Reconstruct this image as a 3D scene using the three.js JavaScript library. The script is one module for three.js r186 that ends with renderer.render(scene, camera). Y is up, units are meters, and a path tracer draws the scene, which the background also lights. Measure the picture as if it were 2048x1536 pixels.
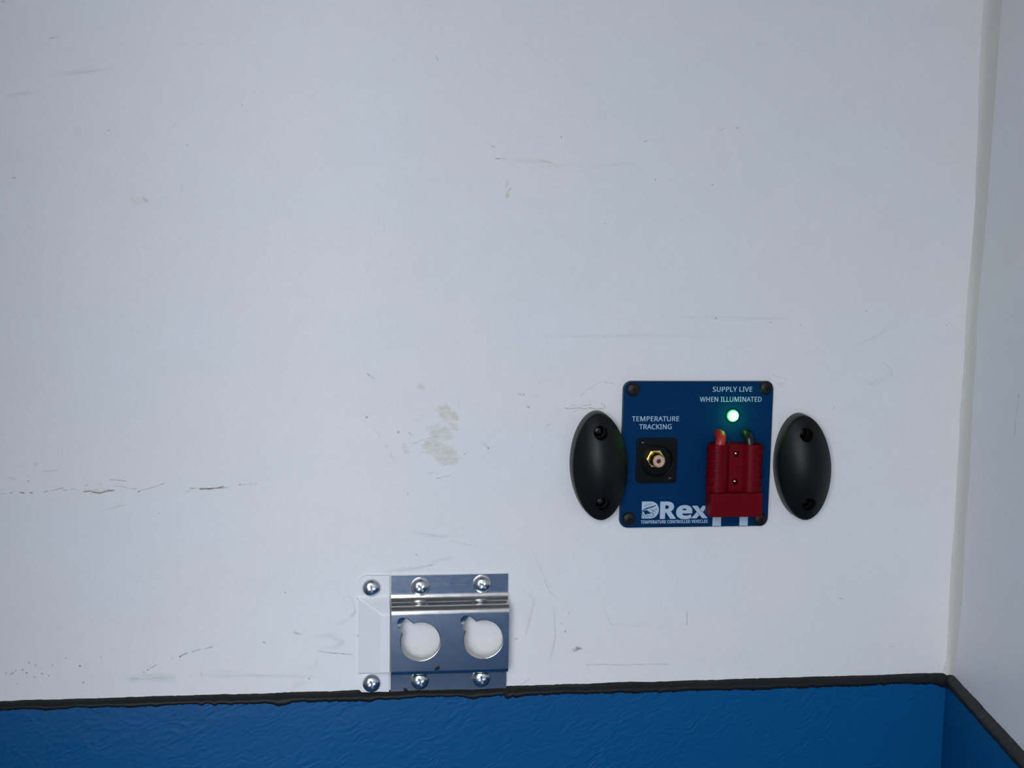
import * as THREE from 'three';
import { mergeGeometries, mergeVertices, toCreasedNormals } from 'three/addons/utils/BufferGeometryUtils.js';
import { RectAreaLightUniformsLib } from 'three/addons/lights/RectAreaLightUniformsLib.js';
import { Brush, Evaluator, SUBTRACTION, ADDITION } from 'three-bvh-csg';

// ───────── camera, sky, light, exposure ─────────
const scene = new THREE.Scene();
const F = 2550;                                             // focal length for a 2048 x 1536 frame
const camera = new THREE.PerspectiveCamera(2 * Math.atan(768 / F) * 180 / Math.PI, 2048 / 1536, 0.02, 60);
camera.matrixAutoUpdate = false;
camera.matrix.makeBasis(
  new THREE.Vector3(0.991514, 0.0174215, 0.1288276),        // right
  new THREE.Vector3(-0.000991514, 0.9919644, -0.1265133),   // up
  new THREE.Vector3(-0.1299964, 0.125312, 0.9835638),       // back
).setPosition(-0.41077, 0.41958, 0.79454);
camera.matrix.decompose(camera.position, camera.quaternion, camera.scale);
camera.matrixAutoUpdate = true;

const renderer = new THREE.WebGLRenderer({ antialias: true });
renderer.toneMapping = THREE.LinearToneMapping;
renderer.toneMappingExposure = 1.0;
renderer.shadowMap.enabled = true;

// an even overcast sky outside the open doorway
{
  const w = 64, h = 32, d = new Float32Array(w * h * 4);
  for (let j = 0; j < h; j++) for (let i = 0; i < w; i++) {
    const el = ((j + 0.5) / h - 0.5) * Math.PI, up = Math.max(0, Math.sin(el)), k = (1 + 2 * up) / 3 * 12.2;
    d.set([0.90 * k, 0.94 * k, 1.0 * k, 1], (j * w + i) * 4);
  }
  const sky = new THREE.DataTexture(d, w, h, THREE.RGBAFormat, THREE.FloatType);
  sky.mapping = THREE.EquirectangularReflectionMapping; sky.magFilter = THREE.LinearFilter; sky.needsUpdate = true;
  scene.background = sky;
}
// daylight entering through the doorway (same size as the opening)
RectAreaLightUniformsLib.init();
const DOOR = { x0: -1.02, x1: -0.35, y0: 0.03, y1: 0.92, z: 1.2 };
const daylight = new THREE.RectAreaLight(new THREE.Color(0.90, 0.94, 1.0), 0.9, DOOR.x1 - DOOR.x0, DOOR.y1 - DOOR.y0);
daylight.name = 'doorway_daylight';
daylight.position.set((DOOR.x0 + DOOR.x1) / 2, (DOOR.y0 + DOOR.y1) / 2, DOOR.z - 0.005);
daylight.lookAt((DOOR.x0 + DOOR.x1) / 2, (DOOR.y0 + DOOR.y1) / 2, 0);
scene.add(daylight);

// ───────── helpers ─────────
const MM = 0.001;
function rng(seed) { let s = seed | 0; return () => { s = (s + 0x6d2b79f5) | 0; let t = Math.imul(s ^ (s >>> 15), 1 | s); t = (t + Math.imul(t ^ (t >>> 7), 61 | t)) ^ t; return ((t ^ (t >>> 14)) >>> 0) / 4294967296; }; }
function hash2(x, y, s) { let h = Math.imul(x, 374761393) ^ Math.imul(y, 668265263) ^ Math.imul(s, 974634347); h = Math.imul(h ^ (h >>> 13), 1274126177); return ((h ^ (h >>> 16)) >>> 0) / 4294967296; }
function vnoise(x, y, s = 0, per = 0) {
  const xi = Math.floor(x), yi = Math.floor(y), fx = x - xi, fy = y - yi, w = (v) => per ? ((v % per) + per) % per : v;
  const u = fx * fx * (3 - 2 * fx), v = fy * fy * (3 - 2 * fy);
  const a = hash2(w(xi), w(yi), s), b = hash2(w(xi + 1), w(yi), s), c = hash2(w(xi), w(yi + 1), s), d = hash2(w(xi + 1), w(yi + 1), s);
  return (a + (b - a) * u) * (1 - v) + (c + (d - c) * u) * v;
}
const n1 = (x, s) => vnoise(x, 0.37, s) * 2 - 1;
function dataTex(w, h, fn, srgb) {
  const d = new Uint8Array(w * h * 4);
  for (let j = 0; j < h; j++) for (let i = 0; i < w; i++) { const c = fn(i, j); const o = (j * w + i) * 4; for (let k = 0; k < 3; k++) d[o + k] = Math.max(0, Math.min(255, Math.round((Array.isArray(c) ? c[k] : c) * 255))); d[o + 3] = 255; }
  const t = new THREE.DataTexture(d, w, h); t.wrapS = t.wrapT = THREE.RepeatWrapping; t.magFilter = THREE.LinearFilter; t.minFilter = THREE.LinearFilter;
  if (srgb) t.colorSpace = THREE.SRGBColorSpace; t.needsUpdate = true; return t;
}
function canvasTex(c, srgb = true) { const t = new THREE.CanvasTexture(c); t.magFilter = THREE.LinearFilter; if (srgb) t.colorSpace = THREE.SRGBColorSpace; return t; }
const used = {};
function numbered(n) { used[n] = (used[n] ?? -1) + 1; return used[n] ? `${n}_${String(used[n]).padStart(3, '0')}` : n; }
function shadows(m) { m.castShadow = m.receiveShadow = true; return m; }
function struct(name, geo, mat) { const m = shadows(new THREE.Mesh(geo, mat)); m.name = name; m.userData.kind = 'structure'; scene.add(m); return m; }
function thing(name, label, category, x, y, z, group) {
  const o = new THREE.Group(); o.name = numbered(name); o.position.set(x * MM, y * MM, z * MM); o.userData = { label, category };
  if (group) o.userData.group = group; scene.add(o); return o;
}
// geometry in mm -> a named mesh under its parent
function part(parent, name, geo, mat, label) {
  if (!geo.userData.scaled) { geo.scale(MM, MM, MM); geo.userData.scaled = true; }
  const m = shadows(new THREE.Mesh(geo, mat)); m.name = name; if (label) m.userData.label = label; parent.add(m); return m;
}
function at(m, x, y, z, rz = 0) { m.position.set(x * MM, y * MM, z * MM); m.rotation.z = rz; return m; }
function planarUV(g, x0, y0, w, h) {
  const p = g.attributes.position, uv = new Float32Array(p.count * 2);
  for (let i = 0; i < p.count; i++) { uv[2 * i] = (p.getX(i) - x0) / w; uv[2 * i + 1] = (p.getY(i) - y0) / h; }
  g.setAttribute('uv', new THREE.BufferAttribute(uv, 2)); return g;
}
const ev = new Evaluator(); ev.useGroups = false; ev.attributes = ['position', 'normal', 'uv'];
function csg(a, ops) {   // ops: [geometry, operation]
  const prep = (g) => { const k = g.clone(); if (!k.attributes.uv) planarUV(k, 0, 0, 1, 1); if (!k.attributes.normal) k.computeVertexNormals(); k.clearGroups(); const b = new Brush(k); b.updateMatrixWorld(); return b; };
  let r = prep(a);
  for (const [g, op] of ops) r = ev.evaluate(r, prep(g), op ?? SUBTRACTION);
  const g = r.geometry; g.clearGroups(); return g;
}
// lathe about the z axis
function turned(pts, seg = 40) { const g = new THREE.LatheGeometry(pts.map(([r, z]) => new THREE.Vector2(r, z)), seg); g.rotateX(Math.PI / 2); return g; }
function roundRect(w, h, r, rl = r) {   // rl: radius of the left corners
  const s = new THREE.Shape(), x = w / 2, y = h / 2;
  s.moveTo(-x + rl, -y); s.lineTo(x - r, -y); s.absarc(x - r, -y + r, r, -Math.PI / 2, 0); s.lineTo(x, y - r); s.absarc(x - r, y - r, r, 0, Math.PI / 2);
  s.lineTo(-x + rl, y); s.absarc(-x + rl, y - rl, rl, Math.PI / 2, Math.PI); s.lineTo(-x, -y + rl); s.absarc(-x + rl, -y + rl, rl, Math.PI, Math.PI * 1.5); return s;
}
function slab(shape, depth, bevel, seg = 16) {   // back at z = 0, front at z = depth
  const g = new THREE.ExtrudeGeometry(shape, { depth: depth - 2 * bevel, bevelEnabled: bevel > 0, bevelThickness: bevel, bevelSize: bevel, bevelOffset: -bevel, bevelSegments: 3, curveSegments: seg });
  g.translate(0, 0, bevel); return g;
}

// ───────── surface maps ─────────
const MARKS = [['s','k',0.75,0.7,[-607.1,251.4,-604.6,251.0]],['s','k',0.7,0.8,[-601.1,251.3,-599.8,251.1]],['s','k',0.5,0.6,[-592.9,251.7,-590.8,252.0]],['s','k',0.6,0.6,[-581.7,252.7,-579.5,252.4]],['s','k',0.4,0.5,[-588.6,252.3,-586.9,252.8,-581.7,253.9]],['p','y',0.5,0,[-570.4,252.4,-566.1,253.0,-560.0,254.1,-556.5,253.2,-558.3,251.4,-562.7,250.8,-567.9,251.2]],['s','b',0.75,0.8,[-569.6,251.5,-566.1,251.9,-562.7,250.9,-559.2,250.6,-556.6,251.5,-551.7,252.1]],['s','k',0.6,0.5,[-563.5,250.9,-559.2,250.6]],['s','k',0.35,0.4,[-568.7,254.7,-566.9,255.8]],['s','k',0.4,0.4,[-559.9,256.2,-558.9,256.6]],['s','k',0.45,0.4,[-553.8,258.9,-549.4,258.6,-543.8,257.8]],['s','k',0.35,0.35,[-551.3,255.0,-546.0,254.3,-541.2,253.0]],['s','k',0.4,0.4,[-537.3,251.1,-530.3,253.2,-521.4,256.1]],['d','k',0.5,0.5,[-536.6,251.3]],['s','k',0.4,0.4,[-541.7,253.0,-538.2,253.1]],['s','k',0.6,0.6,[-505.6,253.0,-501.6,252.9]],['s','b',0.95,0.8,[-499.8,252.6,-493.1,252.6,-487.8,253.3,-485.5,253.9]],['s','k',0.75,0.5,[-499.8,252.5,-493.1,252.6,-487.3,253.2]],['s','k',0.45,0.5,[-487.8,252.8,-482.9,253.4]],['s','k',0.25,0.35,[-507.8,251.3,-504.7,251.5]],['s','k',0.2,0.4,[-475.3,255.1,-464.5,255.3]],['d','k',0.4,0.5,[-475.5,255.1]],['s','k',0.25,0.4,[-613.3,260.9,-609.9,259.6]],['d','k',0.4,0.5,[-601.9,258.4]],['s','k',0.12,0.8,[-593.5,264.0,-584.8,265.0]],['s','k',0.1,1.2,[-598.5,267.7,-596.7,269.5]],['s','k',0.3,0.4,[-618.7,250.8,-615.3,250.6]],['s','k',0.5,0.5,[-612.7,251.0,-611.7,251.3]],['s','k',0.12,0.7,[-559.4,239.4,-545.4,242.9]],['d','k',0.25,0.5,[-525.0,237.2]],['s','k',0.3,0.4,[-577.4,253.1,-573.0,252.9]],['s','k',0.4,0.4,[-555.2,252.5,-550.4,252.0]],['p','y',0.62,0,[-351.4,305.0,-346.5,305.3,-343.9,301.3,-339.6,299.4,-339.8,295.6,-345.7,295.0,-350.7,294.4,-351.6,300.0,-355.0,301.3]],['p','y',0.3,0,[-345.1,298.8,-339.7,299.3,-339.9,295.8,-344.5,296.3]],['p','y',0.55,0,[-346.3,293.2,-339.5,293.5,-339.1,288.8,-342.6,288.8,-345.7,291.3]],['p','y',0.5,0,[-353.1,293.8,-350.0,291.3,-345.1,290.7,-343.1,284.4,-351.1,281.9,-353.6,283.8,-359.2,287.6,-360.5,290.7]],['p','y',0.55,0,[-362.3,281.4,-354.3,283.8,-350.5,280.7,-341.2,276.2,-339.2,271.2,-340.4,267.4,-352.2,266.6,-354.8,272.5,-362.8,274.5]],['p','y',0.3,0,[-360.4,280.7,-355.5,283.2,-352.3,278.8,-359.7,275.7]],['p','y',0.6,0,[-366.2,316.5,-365.0,318.2,-362.9,318.5,-361.0,317.1,-361.9,315.4,-364.1,314.8,-365.9,315.3]],['p','y',0.5,0,[-364.6,298.8,-362.7,299.8,-361.0,298.5,-362.7,297.9]],['p','y',0.55,0,[-386.2,278.7,-384.8,280.2,-383.1,279.0,-384.0,277.7,-385.6,277.7]],['p','y',0.6,0,[-376.7,278.9,-374.5,280.7,-371.8,279.0,-372.4,277.3,-370.1,273.9,-372.7,273.0,-374.2,275.8,-375.8,277.4]],['s','k',0.28,0.45,[-368.4,280.1,-361.0,282.9,-353.6,285.1]],['s','k',0.2,0.4,[-392.9,290.8,-390.5,287.4,-388.0,284.0]],['s','k',0.3,0.45,[-352.8,257.7,-348.4,259.0,-343.5,259.9]],['s','k',0.2,0.4,[-358.4,261.3,-351.6,261.8]],['d','k',0.55,0.55,[-397.2,297.3]],['d','k',0.5,0.5,[-294.8,303.7]],['s','k',0.35,0.6,[-302.1,312.2,-300.5,310.9]],['d','k',0.3,0.5,[-298.1,311.7]],['d','k',0.35,0.7,[-377.4,287.7]],['s','k',0.3,0.6,[-323.2,279.9,-320.3,277.4]],['d','k',0.35,0.6,[-320.2,277.2]],['d','k',0.25,0.6,[-335.2,273.4]],['d','k',0.3,0.6,[-371.2,248.1]],['s','k',0.35,0.9,[-396.7,324.8,-395.5,323.5]],['s','k',0.3,0.6,[-394.6,323.2,-392.2,321.4]],['s','k',0.25,0.5,[-370.9,287.6,-367.8,284.8]],['s','k',0.25,0.5,[-382.5,274.0,-380.3,270.8]],['s','k',0.3,0.5,[-283.2,291.1,-281.0,293.0]],['s','k',0.7,0.55,[-513.5,145.3,-511.1,146.6,-508.4,147.5]],['s','k',0.65,0.5,[-505.9,148.1,-503.3,148.9,-500.9,149.6]],['s','k',0.55,0.5,[-497.8,149.8,-493.5,151.1]],['s','k',0.55,0.45,[-531.9,138.2,-528.3,140.0]],['d','k',0.55,0.5,[-533.4,137.0]],['d','k',0.4,0.5,[-535.8,135.7]],['d','k',0.35,0.5,[-518.0,144.0]],['d','k',0.6,0.6,[-513.4,145.1]],['s','k',0.15,0.5,[-500.3,134.8,-500.4,130.2]],['g','g',0.55,4.5,[-549.4,131.9,-539.3,132.0,-530.0,131.9,-516.0,131.8]],['g','g',0.4,1.5,[-544.4,131.1,-539.3,132.1]],['g','g',0.1,4,[-516.0,131.9,-504.3,133.7,-488.6,134.0,-468.8,133.9]],['g','g',0.25,3,[-504.3,132.0,-468.8,131.2,-445.0,130.6,-429.0,131.0]],['g','g',0.08,6,[-437.0,132.1,-429.8,136.1,-426.5,142.7]],['g','g',0.1,4,[-430.5,155.4,-422.5,156.9,-416.1,155.4,-410.9,151.1,-416.9,147.5,-427.3,146.5]],['s','k',0.4,0.45,[-426.5,146.2,-420.9,145.1,-406.0,143.7]],['d','k',0.45,0.5,[-433.2,128.4]],['s','k',0.35,0.6,[-461.5,153.3,-460.8,152.7]],['s','k',0.15,0.9,[-443.3,159.1,-437.7,157.7]],['g','g',0.15,5,[-445.0,123.1,-435.4,127.0]],['d','k',0.6,0.6,[-574.4,140.8]],['d','k',0.5,0.55,[-572.5,130.0]],['d','k',0.5,0.5,[-608.8,139.3]],['d','k',0.5,0.5,[-606.4,137.2]],['d','k',0.55,0.55,[-597.2,136.4]],['d','k',0.45,0.5,[-593.3,135.0]],['d','k',0.5,0.5,[-601.9,134.3]],['d','k',0.45,0.5,[-604.8,143.7]],['d','k',0.4,0.45,[-601.0,142.2]],['d','k',0.45,0.6,[-615.5,136.9]],['d','k',0.4,0.45,[-618.6,137.5]],['d','k',0.4,0.45,[-614.3,137.4]],['d','k',0.35,0.45,[-612.8,138.8]],['d','k',0.3,0.45,[-590.8,141.6]],['d','k',0.3,0.45,[-582.6,146.1]],['d','k',0.25,0.45,[-561.5,146.1]],['d','k',0.3,0.45,[-612.0,130.5]],['p','y',0.7,0,[-312.0,438.8,-310.5,439.4,-309.5,437.9,-310.1,435.2,-311.8,434.9,-312.4,436.5]],['s','y',0.75,0.9,[-310.3,439.1,-308.9,440.7]],['d','k',0.25,0.5,[-309.1,440.5]],['g','y',0.22,2.5,[-318.6,459.0,-305.8,458.4,-292.0,458.1,-282.7,456.8]],['s','k',0.14,0.8,[-318.6,458.8,-311.7,459.2]],['s','k',0.12,0.8,[-291.1,458.7,-282.7,456.8]],['g','y',0.22,3,[-295.6,455.8,-270.7,454.8,-250.2,455.5,-231.6,457.7]],['d','k',0.3,0.6,[-277.6,473.1]],['d','k',0.25,0.5,[-320.5,466.2]],['s','k',0.3,0.6,[-224.9,471.7,-223.1,472.1]],['s','k',0.1,0.4,[-223.1,472.3,-211.3,472.9]],['d','k',0.35,0.5,[-216.9,448.3]],['d','k',0.3,0.5,[-179.8,445.6]],['s','k',0.2,0.5,[-177.1,481.3,-175.6,479.7,-173.7,481.2]],['d','k',0.15,0.9,[-165.1,481.6]],['g','y',0.25,4,[-311.9,441.9,-310.6,445.6]],['d','k',0.2,0.5,[-248.3,420.3]],['s','b',0.45,0.5,[-271.4,302.8,-267.2,302.5,-264.0,302.9,-260.9,302.9,-259.3,302.3,-255.6,303.1,-253.4,302.7,-251.3,302.4,-249.2,302.2,-246.5,302.7,-245.5,303.2,-243.6,303.0]],['s','b',0.3,0.4,[-260.9,302.9,-259.6,304.4,-256.1,304.8,-253.5,305.2]],['s','b',0.25,0.4,[-267.8,303.9,-266.2,304.8,-262.5,304.3]],['s','b',0.35,0.4,[-248.2,305.9,-245.8,304.9,-245.4,303.6]],['s','b',0.22,0.5,[-268.9,298.4,-266.1,300.7,-262.4,301.5]],['s','b',0.35,0.4,[-246.1,320.3,-244.7,319.0,-242.8,319.5,-240.3,318.7]],['s','b',0.18,0.5,[-262.4,309.7,-257.0,314.7,-248.8,319.7]],['s','b',0.25,0.4,[-135.5,324.5,-128.7,322.6,-124.9,321.7]],['g','y',0.18,4,[-132.4,318.9,-126.6,318.0]],['d','k',0.2,0.5,[-92.1,303.0]],['s','k',0.25,0.4,[-185.3,321.2,-184.5,322.1]],['d','k',0.5,0.6,[-174.2,361.1]],['d','k',0.35,0.5,[-137.9,358.7]],['d','k',0.3,0.5,[-117.6,357.2]],['g','g',0.16,2,[-310.9,347.6,-287.3,349.1,-262.0,348.6,-221.4,349.9,-178.6,349.1]],['g','g',0.14,2,[-221.8,363.3,-179.1,361.4,-124.9,361.0]],['s','k',0.13,0.6,[-60.3,332.5,-54.5,328.7,-53.1,323.3]],['d','k',0.35,0.5,[-73.4,366.7]],['g','g',0.14,3,[-78.9,322.5,-67.5,317.9,-53.4,324.1]],['d','k',0.3,0.5,[-17.2,357.6]],['s','k',0.3,0.5,[-301.8,312.5,-298.5,311.0]],['s','k',0.35,0.6,[-296.1,304.0,-294.6,303.1]],['s','k',0.2,0.4,[-289.0,321.4,-288.2,318.9]],['g','g',0.12,3,[-84.6,340.8,-63.0,351.6,-53.9,359.3]],['s','k',0.35,0.5,[-186.7,167.8,-186.2,162.7,-186.4,157.6]],['p','b',0.6,0,[-262.8,143.8,-260.1,144.7,-256.9,144.0,-257.7,142.9,-261.9,142.7]],['s','k',0.22,0.6,[-253.6,132.2,-241.1,132.3,-228.7,131.5,-214.6,131.7,-197.3,131.1]],['s','k',0.15,0.5,[-282.5,190.6,-278.5,182.0,-272.3,177.2]],['s','k',0.12,0.5,[-291.3,211.5,-284.2,196.0,-277.8,185.1]],['s','k',0.35,0.6,[-82.3,174.0,-79.9,173.3]],['d','k',0.3,0.5,[-270.4,160.8]],['d','b',0.4,0.6,[-267.8,155.4]],['d','k',0.3,0.5,[-265.8,167.7]],['s','k',0.6,0.5,[-301.1,151.2,-299.1,151.2]],['p','b',0.35,0,[-225.5,119.0,-224.3,120.5,-222.4,120.5,-223.3,118.9]],['g','g',0.16,5,[-300.7,187.1,-288.3,176.0,-294.0,154.3]],['g','g',0.12,4,[-276.1,174.2,-274.1,152.3,-278.2,132.0]],['g','g',0.1,3,[-243.8,173.4,-237.2,159.2,-202.8,156.8]],['s','k',0.2,0.6,[-43.6,139.2,-41.2,139.1]],['s','k',0.3,0.4,[-296.4,119.9,-290.4,124.4]],['g','g',0.4,2.2,[-390.7,195.5,-380.9,198.1,-371.2,199.4,-362.4,200.0,-355.9,201.4]],['g','g',0.25,1.6,[-358.1,201.6,-350.5,204.8,-342.8,205.3]],['s','k',0.12,0.8,[-370.1,199.0,-362.4,200.3,-353.7,201.8]],['g','g',0.12,4,[-409.0,184.7,-404.7,175.6,-404.1,171.1,-410.1,166.7,-419.8,162.5]],['g','g',0.25,2,[-406.8,167.8,-403.6,173.3]],['g','g',0.16,2.5,[-373.5,225.3,-356.1,220.6,-345.1,219.9]],['s','k',0.12,0.6,[-360.4,222.3,-351.7,220.3,-345.7,219.8]],['s','k',0.14,0.5,[-344.0,217.1,-335.2,214.9,-326.4,213.2]],['g','g',0.22,3,[-430.6,156.0,-420.9,156.9,-411.1,151.0,-419.8,147.8]],['d','k',0.3,0.6,[-461.6,153.2]],['g','k',0.14,1.5,[-443.4,159.7,-439.2,157.9]],['d','k',0.3,0.5,[-448.1,185.3]],['d','k',0.45,0.5,[-365.5,208.5]],['s','k',0.25,0.4,[-427.4,146.7,-420.9,145.3,-405.7,143.5]],['s','k',0.2,0.4,[-346.1,160.7,-323.2,144.1]],['d','k',0.4,0.5,[-402.3,155.8]],['d','k',0.5,0.5,[-402.3,180.3]],['s','k',0.22,0.8,[-582.1,522.2,-576.5,523.1]],['s','k',0.4,0.6,[-550.7,470.3,-549.3,469.8]],['s','k',0.25,0.5,[-512.8,472.9,-511.5,474.4]],['s','k',0.35,0.6,[-605.5,440.8,-604.0,441.0]],['g','y',0.25,4,[-540.2,429.8,-534.6,427.7,-528.9,429.3]],['g','k',0.2,1.5,[-531.0,430.4,-528.2,428.7]],['s','k',0.22,0.8,[-355.8,519.2,-354.4,516.6]],['g','k',0.1,2,[-608.4,489.2,-598.8,489.9,-589.1,490.8]],['d','k',0.25,0.5,[-472.0,486.7]],['d','k',0.25,0.5,[-504.4,462.4]],['s','k',0.2,0.7,[-321.6,466.5,-319.3,466.2]],['s','k',0.25,0.6,[-318.4,458.8,-316.0,458.6]],['d','k',0.2,0.5,[-496.2,522.1]],['g','k',0.07,3,[-583.3,500.6,-569.5,502.5,-547.1,506.0]],['p','b',0.5,0,[-609.5,541.7,-608.1,542.8,-606.5,542.9,-608.7,541.2]]];
const INK = { k: [70, 74, 72], b: [98, 86, 66], g: [172, 180, 166], y: [200, 199, 176] };
const WALL = { x0: -660, y0: 100, w: 680, h: 490, s: 3 };
function wallCanvas(x0, y0, w, h, s, marks, seed) {
  const c = document.createElement('canvas'); c.width = Math.round(w * s); c.height = Math.round(h * s);
  const x = c.getContext('2d'), W = c.width, H = c.height, R = rng(seed);
  const id = x.createImageData(W, H), d = id.data;
  for (let j = 0; j < H; j++) for (let i = 0; i < W; i++) {
    const grain = (hash2(i, j, seed) - 0.5) * 3.0 + (vnoise(i / 3, j / 3, seed + 1) - 0.5) * 3.2;
    const patch = (vnoise(i / 90, j / 60, seed + 2) - 0.5) * 3 + (vnoise(i / 27, j / 24, seed + 3) - 0.5) * 2.4;
    const warm = (vnoise(i / 160, j / 120, seed + 4) - 0.5) * 3, v = 231 + grain + patch * 0.55, o = (j * W + i) * 4;
    d[o] = v + warm; d[o + 1] = v + 0.5; d[o + 2] = v + 1 - warm; d[o + 3] = 255;
  }
  x.putImageData(id, 0, 0);
  const U = (v) => (v - x0) * s, V = (v) => (h - (v - y0)) * s, col = (k, a) => `rgba(${INK[k].join(',')},${a})`;
  x.lineCap = 'round'; x.lineJoin = 'round';
  for (const [kind, k, a, wd, q] of marks) {
    const P = []; for (let i = 0; i < q.length; i += 2) P.push([U(q[i]), V(q[i + 1])]);
    if (kind === 'd') { x.fillStyle = col(k, a); x.beginPath(); x.ellipse(P[0][0], P[0][1], wd * s * (0.8 + R() * 0.5), wd * s * (0.6 + R() * 0.4), R() * 3, 0, 7); x.fill(); }
    else if (kind === 's') {      // a scuff: broken strokes of uneven pressure
      for (let i = 0; i < P.length - 1; i++) {
        const [ax, ay] = P[i], [bx, by] = P[i + 1], L = Math.hypot(bx - ax, by - ay), n = Math.max(1, Math.round(L / 5));
        for (let m = 0; m < n; m++) {
          x.strokeStyle = col(k, a * (0.45 + 0.5 * R())); x.lineWidth = wd * s * (0.55 + 0.6 * R()); x.beginPath();
          x.moveTo(ax + (bx - ax) * m / n, ay + (by - ay) * m / n + (R() - 0.5) * 0.7); x.lineTo(ax + (bx - ax) * (m + 1) / n, ay + (by - ay) * (m + 1) / n + (R() - 0.5) * 0.7); x.stroke();
        }
      }
    } else if (kind === 'g') {    // a wiped smear of many thin strokes
      const n = Math.round(12 + wd * 12);
      for (let m = 0; m < n; m++) {
        const off = (R() + R() - 1) * wd * s * 0.75, t0 = R() * 0.8, t1 = Math.min(1, t0 + 0.12 + R() * 0.4);
        x.strokeStyle = col(k, a * (0.03 + 0.085 * R())); const skew = (R() - 0.5) * wd * s * 0.5; x.lineWidth = (0.6 + R() * 2.6) * s * 0.5; x.beginPath();
        for (let t = 0; t <= 12; t++) {
          const v = (t0 + (t1 - t0) * t / 12) * (P.length - 1), i = Math.min(P.length - 2, Math.floor(v)), f = v - i;
          const px = P[i][0] + (P[i + 1][0] - P[i][0]) * f, py = P[i][1] + (P[i + 1][1] - P[i][1]) * f + off + skew * (t / 12 - 0.5);
          t ? x.lineTo(px, py) : x.moveTo(px, py);
        }
        x.stroke();
      }
    } else {                      // a stain with a ragged outline, scraped across
      const inside = (px, py) => { let n = false; for (let i = 0, j = P.length - 1; i < P.length; j = i++) if ((P[i][1] > py) !== (P[j][1] > py) && px < (P[j][0] - P[i][0]) * (py - P[i][1]) / (P[j][1] - P[i][1]) + P[i][0]) n = !n; return n; };
      const xs = P.map((p) => p[0]), ys = P.map((p) => p[1]), bx = Math.min(...xs) - 6, by = Math.min(...ys) - 6, bw = Math.max(...xs) - bx + 6, bh = Math.max(...ys) - by + 6;
      const im = x.getImageData(Math.round(bx), Math.round(by), Math.round(bw), Math.round(bh)), q2 = im.data, c3 = INK[k];
      for (let v = 0; v < im.height; v++) for (let u = 0; u < im.width; u++) {
        const gx = bx + u, gy = by + v, wob = Math.min(1, bw / 30) * 4;
        let cov = 0; for (let m = 0; m < 4; m++) cov += inside(gx + (vnoise(gx / 5, gy / 4, 91 + m) - 0.5) * wob * 2 + (m - 1.5) * 0.5, gy + (vnoise(gx / 6, gy / 4, 95 + m) - 0.5) * wob * 2) / 4;
        const scrape = vnoise((gx + gy * 0.1) / 16, (gy + gx * 0.12) / 2.2, 99), blot = vnoise(gx / 8, gy / 7, 98);
        const al = a * cov * Math.max(0, Math.min(1, 0.15 + 0.75 * scrape + 0.7 * (blot - 0.35))) * 1.05;
        const o = (v * im.width + u) * 4; for (let m = 0; m < 3; m++) q2[o + m] += (c3[m] - q2[o + m]) * al;
      }
      x.putImageData(im, Math.round(bx), Math.round(by));
    }
  }
  return c;
}
const wallTex = canvasTex(wallCanvas(WALL.x0, WALL.y0, WALL.w, WALL.h, WALL.s, MARKS, 11));
const RWALL = { x0: 0, y0: 100, w: 340, h: 490, s: 2 };
const rightTex = canvasTex(wallCanvas(RWALL.x0, RWALL.y0, RWALL.w, RWALL.h, RWALL.s,
  [['d', 'b', 0.5, 1, [87.8, 322.7]], ['g', 'g', 0.35, 2.5, [87.8, 322, 86.8, 311]], ['s', 'y', 0.5, 1.4, [85.6, 309, 85.4, 296]], ['s', 'b', 0.3, 0.8, [86, 307, 85.6, 297]], ['d', 'k', 0.2, 0.7, [60, 370]]], 29));
const grpBump = dataTex(512, 512, (i, j) => 0.5 + (vnoise(i / 4, j / 4, 5, 128) - 0.5) * 0.35 + (vnoise(i / 16, j / 16, 6, 32) - 0.5) * 0.4 + (hash2(i, j, 7) - 0.5) * 0.2);
// resin coat on the floor and its upstand: slanting leathery wrinkles
const resinBump = dataTex(2048, 512, (i, j) => {
  i *= 1.5; j *= 1.5; const ca = 0.906, sa = 0.423, u = (i * ca + j * sa), v = (j * ca - i * sa);
  const wu = u + (vnoise(i / 40, j / 40, 37) - 0.5) * 26, wv = v + (vnoise(i / 40, j / 40, 38) - 0.5) * 26;
  const wr = 1 - Math.abs(vnoise(wu / 34, wv / 13, 31) * 2 - 1), w2 = vnoise(wu / 17, wv / 8, 32), w3 = vnoise(i / 90, j / 60, 33), w4 = vnoise(i / 5, j / 5, 34);
  const calm = 0.35 + 0.65 * vnoise(i / 120, j / 80, 35);
  return 0.1 + wr * 0.28 * calm + w2 * 0.3 * calm + w3 * 0.25 + w4 * 0.05;
});
resinBump.wrapS = resinBump.wrapT = THREE.MirroredRepeatWrapping;
const zincRough = dataTex(512, 512, (i, j) => 0.5 + (vnoise(i / 64, j / 4, 41, 128) - 0.5) * 0.10 + (vnoise(i / 16, j / 16, 42, 32) - 0.5) * 0.08);
const zincColor = dataTex(512, 512, (i, j) => { const a = vnoise(i / 64, j / 8, 43, 64), b = vnoise(i / 32, j / 32, 44, 16), c = (hash2(i >> 1, j >> 1, 45) > 0.9985 ? 0.08 : 0); return [0.79 + a * 0.04 + b * 0.03 + c, 0.80 + a * 0.03 + c, 0.80 + a * 0.02 - b * 0.02 + c]; }, true);

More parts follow.
